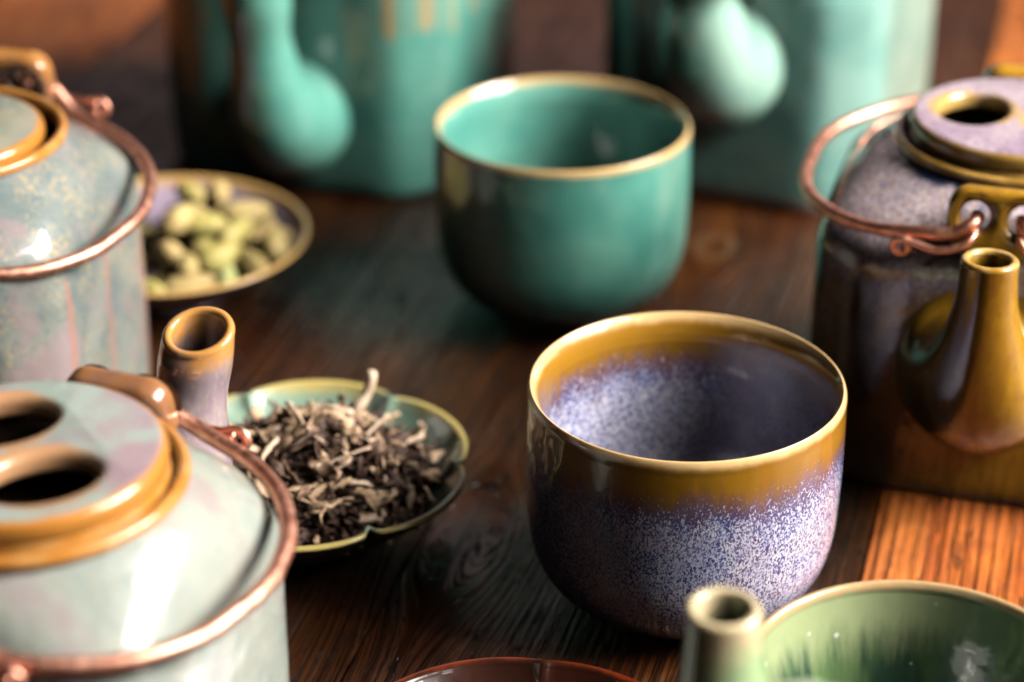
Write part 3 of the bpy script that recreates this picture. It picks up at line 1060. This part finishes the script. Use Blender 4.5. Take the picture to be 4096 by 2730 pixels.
LM = dict(dark=m_leaf('dark_tea_leaf', (0.035, 0.018, 0.012), (0.12, 0.065, 0.045)), brown=m_leaf('brown_tea_leaf', (0.16, 0.092, 0.055), (0.38, 0.24, 0.15)),
          tan=m_leaf('tan_tea_leaf', (0.44, 0.28, 0.16), (0.66, 0.46, 0.30)), pale=m_leaf('pale_tea_stem', (0.60, 0.42, 0.28), (0.76, 0.58, 0.43)))
VAR = {}
for mk in LM:
    for kd in ('roll', 'curl', 'stem'):
        VAR[mk, kd] = [leaf_mesh(kd) for _ in range(12)]
        for me in VAR[mk, kd]:
            me.materials.append(LM[mk])
LC = DTEA.location / CM
MX, MY, MR = 0.10, -0.10, 3.6


def mound(x, y):
    q = math.hypot((x - MX) / 1.0, (y - MY) / 0.95) / MR
    b = 0.16 * math.sin(2.1 * x + 1) * math.cos(1.7 * y) + 0.12 * math.sin(3.3 * x - 2.2 * y)
    return dish_floor(math.hypot(x, y)) + max(0.0, 2.5 * (1 - q ** 2.2) + b * (1 - q))


# the packed leaves below: nobody could count them
v, f = [], []
nr, ns = 22, 64
for i in range(nr + 1):
    q = i / nr
    for k in range(ns):
        a = 2 * math.pi * k / ns
        x, y = MX + MR * 0.97 * q * math.cos(a), MY + MR * 0.92 * q * math.sin(a)
        v.append((x, y, mound(x, y) - 0.16 - 0.1 * rnd.random() * (q < 0.98)))
for i in range(nr):
    for k in range(ns):
        k2 = (k + 1) % ns
        f.append((i * ns + k, i * ns + k2, (i + 1) * ns + k2, (i + 1) * ns + k))
for _ in range(650):
    me = VAR['dark', rnd.choice(('roll', 'curl', 'roll'))][rnd.randrange(12)]
    a, q = rnd.uniform(0, 6.283), math.sqrt(rnd.random())
    x, y = MX + MR * 0.93 * q * math.cos(a), MY + MR * 0.9 * q * math.sin(a)
    z = max(mound(x, y) - rnd.uniform(-0.02, 0.2), dish_floor(math.hypot(x, y)) + 0.22)
    mm = Matrix.Translation((x, y, z)) @ Euler((rnd.uniform(0, 6.28), rnd.uniform(-0.5, 0.5), rnd.uniform(0, 6.28))).to_matrix().to_4x4()
    n0 = len(v)
    v += [(mm @ (w_.co / CM))[:] for w_ in me.vertices]
    f += [tuple(n0 + q_ for q_ in p.vertices) for p in me.polygons]
o = link('tea_leaves', mesh('tea_leaves', v, f), LM['dark'])
o.location = DTEA.location
tag(o, 'dark mass of dry twisted tea leaves packed in the green scalloped dish', 'tea leaves', kind='stuff')

LAB = dict(dark='near-black %s tea leaf %s in the green dish', brown='brown %s tea leaf %s in the green dish', tan='tan %s tea leaf %s in the green dish', pale='pale buff %s tea leaf %s in the green dish')


def leaf(x, y, dz, yaw, pitch, mk, kd, label=None, me=None, z=None):
    me = me or VAR[mk, kd][rnd.randrange(12)]
    o = link('tea_leaf', me)
    o.location = Vector((LC.x + x, LC.y + y, (mound(x, y) if z is None else z) + dz)) * CM
    o.rotation_euler = Euler((rnd.uniform(0, 6.28), pitch, yaw), 'XYZ')
    o.scale = (1.2, 1.35, 1.3)
    zone = 'near the front lip' if y < -1.5 else 'near the back lip' if y > 1.5 else 'at the end facing the cup' if x > 1.6 else 'on the crown of the heap'
    form = {'roll': 'rolled', 'curl': 'broad curled', 'stem': 'thin stemmy'}[kd]
    tag(o, label or LAB[mk] % (form, zone), 'tea leaf', mk + ' ' + form + ' tea leaves ' + zone + ' in the green dish')
    return o


for i in range(262):
    a, q = rnd.uniform(0, 6.283), math.sqrt(rnd.random()) * 1.0
    x, y = MX + MR * q * math.cos(a), MY + MR * 0.96 * q * math.sin(a)
    if x < -3.2 and y < 0: continue
    mk = rnd.choices(('dark', 'brown', 'tan', 'pale'), (20, 30, 32, 18))[0]
    kd = 'stem' if mk == 'pale' and rnd.random() < 0.7 else rnd.choices(('roll', 'curl', 'stem'), (42, 46, 12))[0]
    leaf(x, y, rnd.uniform(0.02, 0.14), rnd.uniform(0, 6.28), rnd.uniform(-0.55, 0.55), mk, kd)
# the ones the photograph shows plainly
st = mesh('tea_leaf', *(lambda P: (P[0], P[1]))((lambda pts, rads: (
    [tuple(c[i] + (r * math.cos(k * math.pi / 3.5) if i == 1 else r * math.sin(k * math.pi / 3.5) if i == 2 else 0) for i in range(3)) for c, r in zip(pts, rads) for k in range(7)],
    [(i * 7 + k, i * 7 + (k + 1) % 7, (i + 1) * 7 + (k + 1) % 7, (i + 1) * 7 + k) for i in range(len(pts) - 1) for k in range(7)] + [tuple(range(7)), tuple((len(pts) - 1) * 7 + k for k in range(7))]))(
    catmull([(-1.0, 0, 0), (-0.5, 0.03, 0.05), (0.0, 0.0, 0.03), (0.35, -0.02, -0.08), (0.9, 0.02, -0.03)], 3), [0.15, 0.17, 0.18, 0.18, 0.17, 0.16, 0.15, 0.14, 0.12, 0.11, 0.12, 0.13, 0.10])))
st.materials.append(LM['pale'])
o = leaf(1.45, 1.75, 0.62, R(55), R(-62), 'pale', 'stem', 'long pale tea stem standing up out of the heap above the dish lip', st)
o.rotation_euler = Euler((0.3, R(-64), R(35)))
big = [(-0.95, -0.9, 78, 'pale', 'straight pale tea stem lying upright in the middle of the heap'), (2.1, -0.6, 100, 'tan', None), (0.75, 0.75, 165, 'pale', None), (1.15, -1.35, 28, 'pale', None), (2.75, 0.9, 40, 'pale', None),
       (-2.0, -0.6, 120, 'pale', None), (0.9, -2.6, 35, 'tan', None), (-0.7, 1.7, 160, 'pale', None)]
for (x, y, yaw, mk, lab) in big:
    o = leaf(x, y, 0.2, R(yaw), rnd.uniform(-0.15, 0.15), mk, 'stem', lab)
    o.scale = (1.15, 1.35, 1.35)
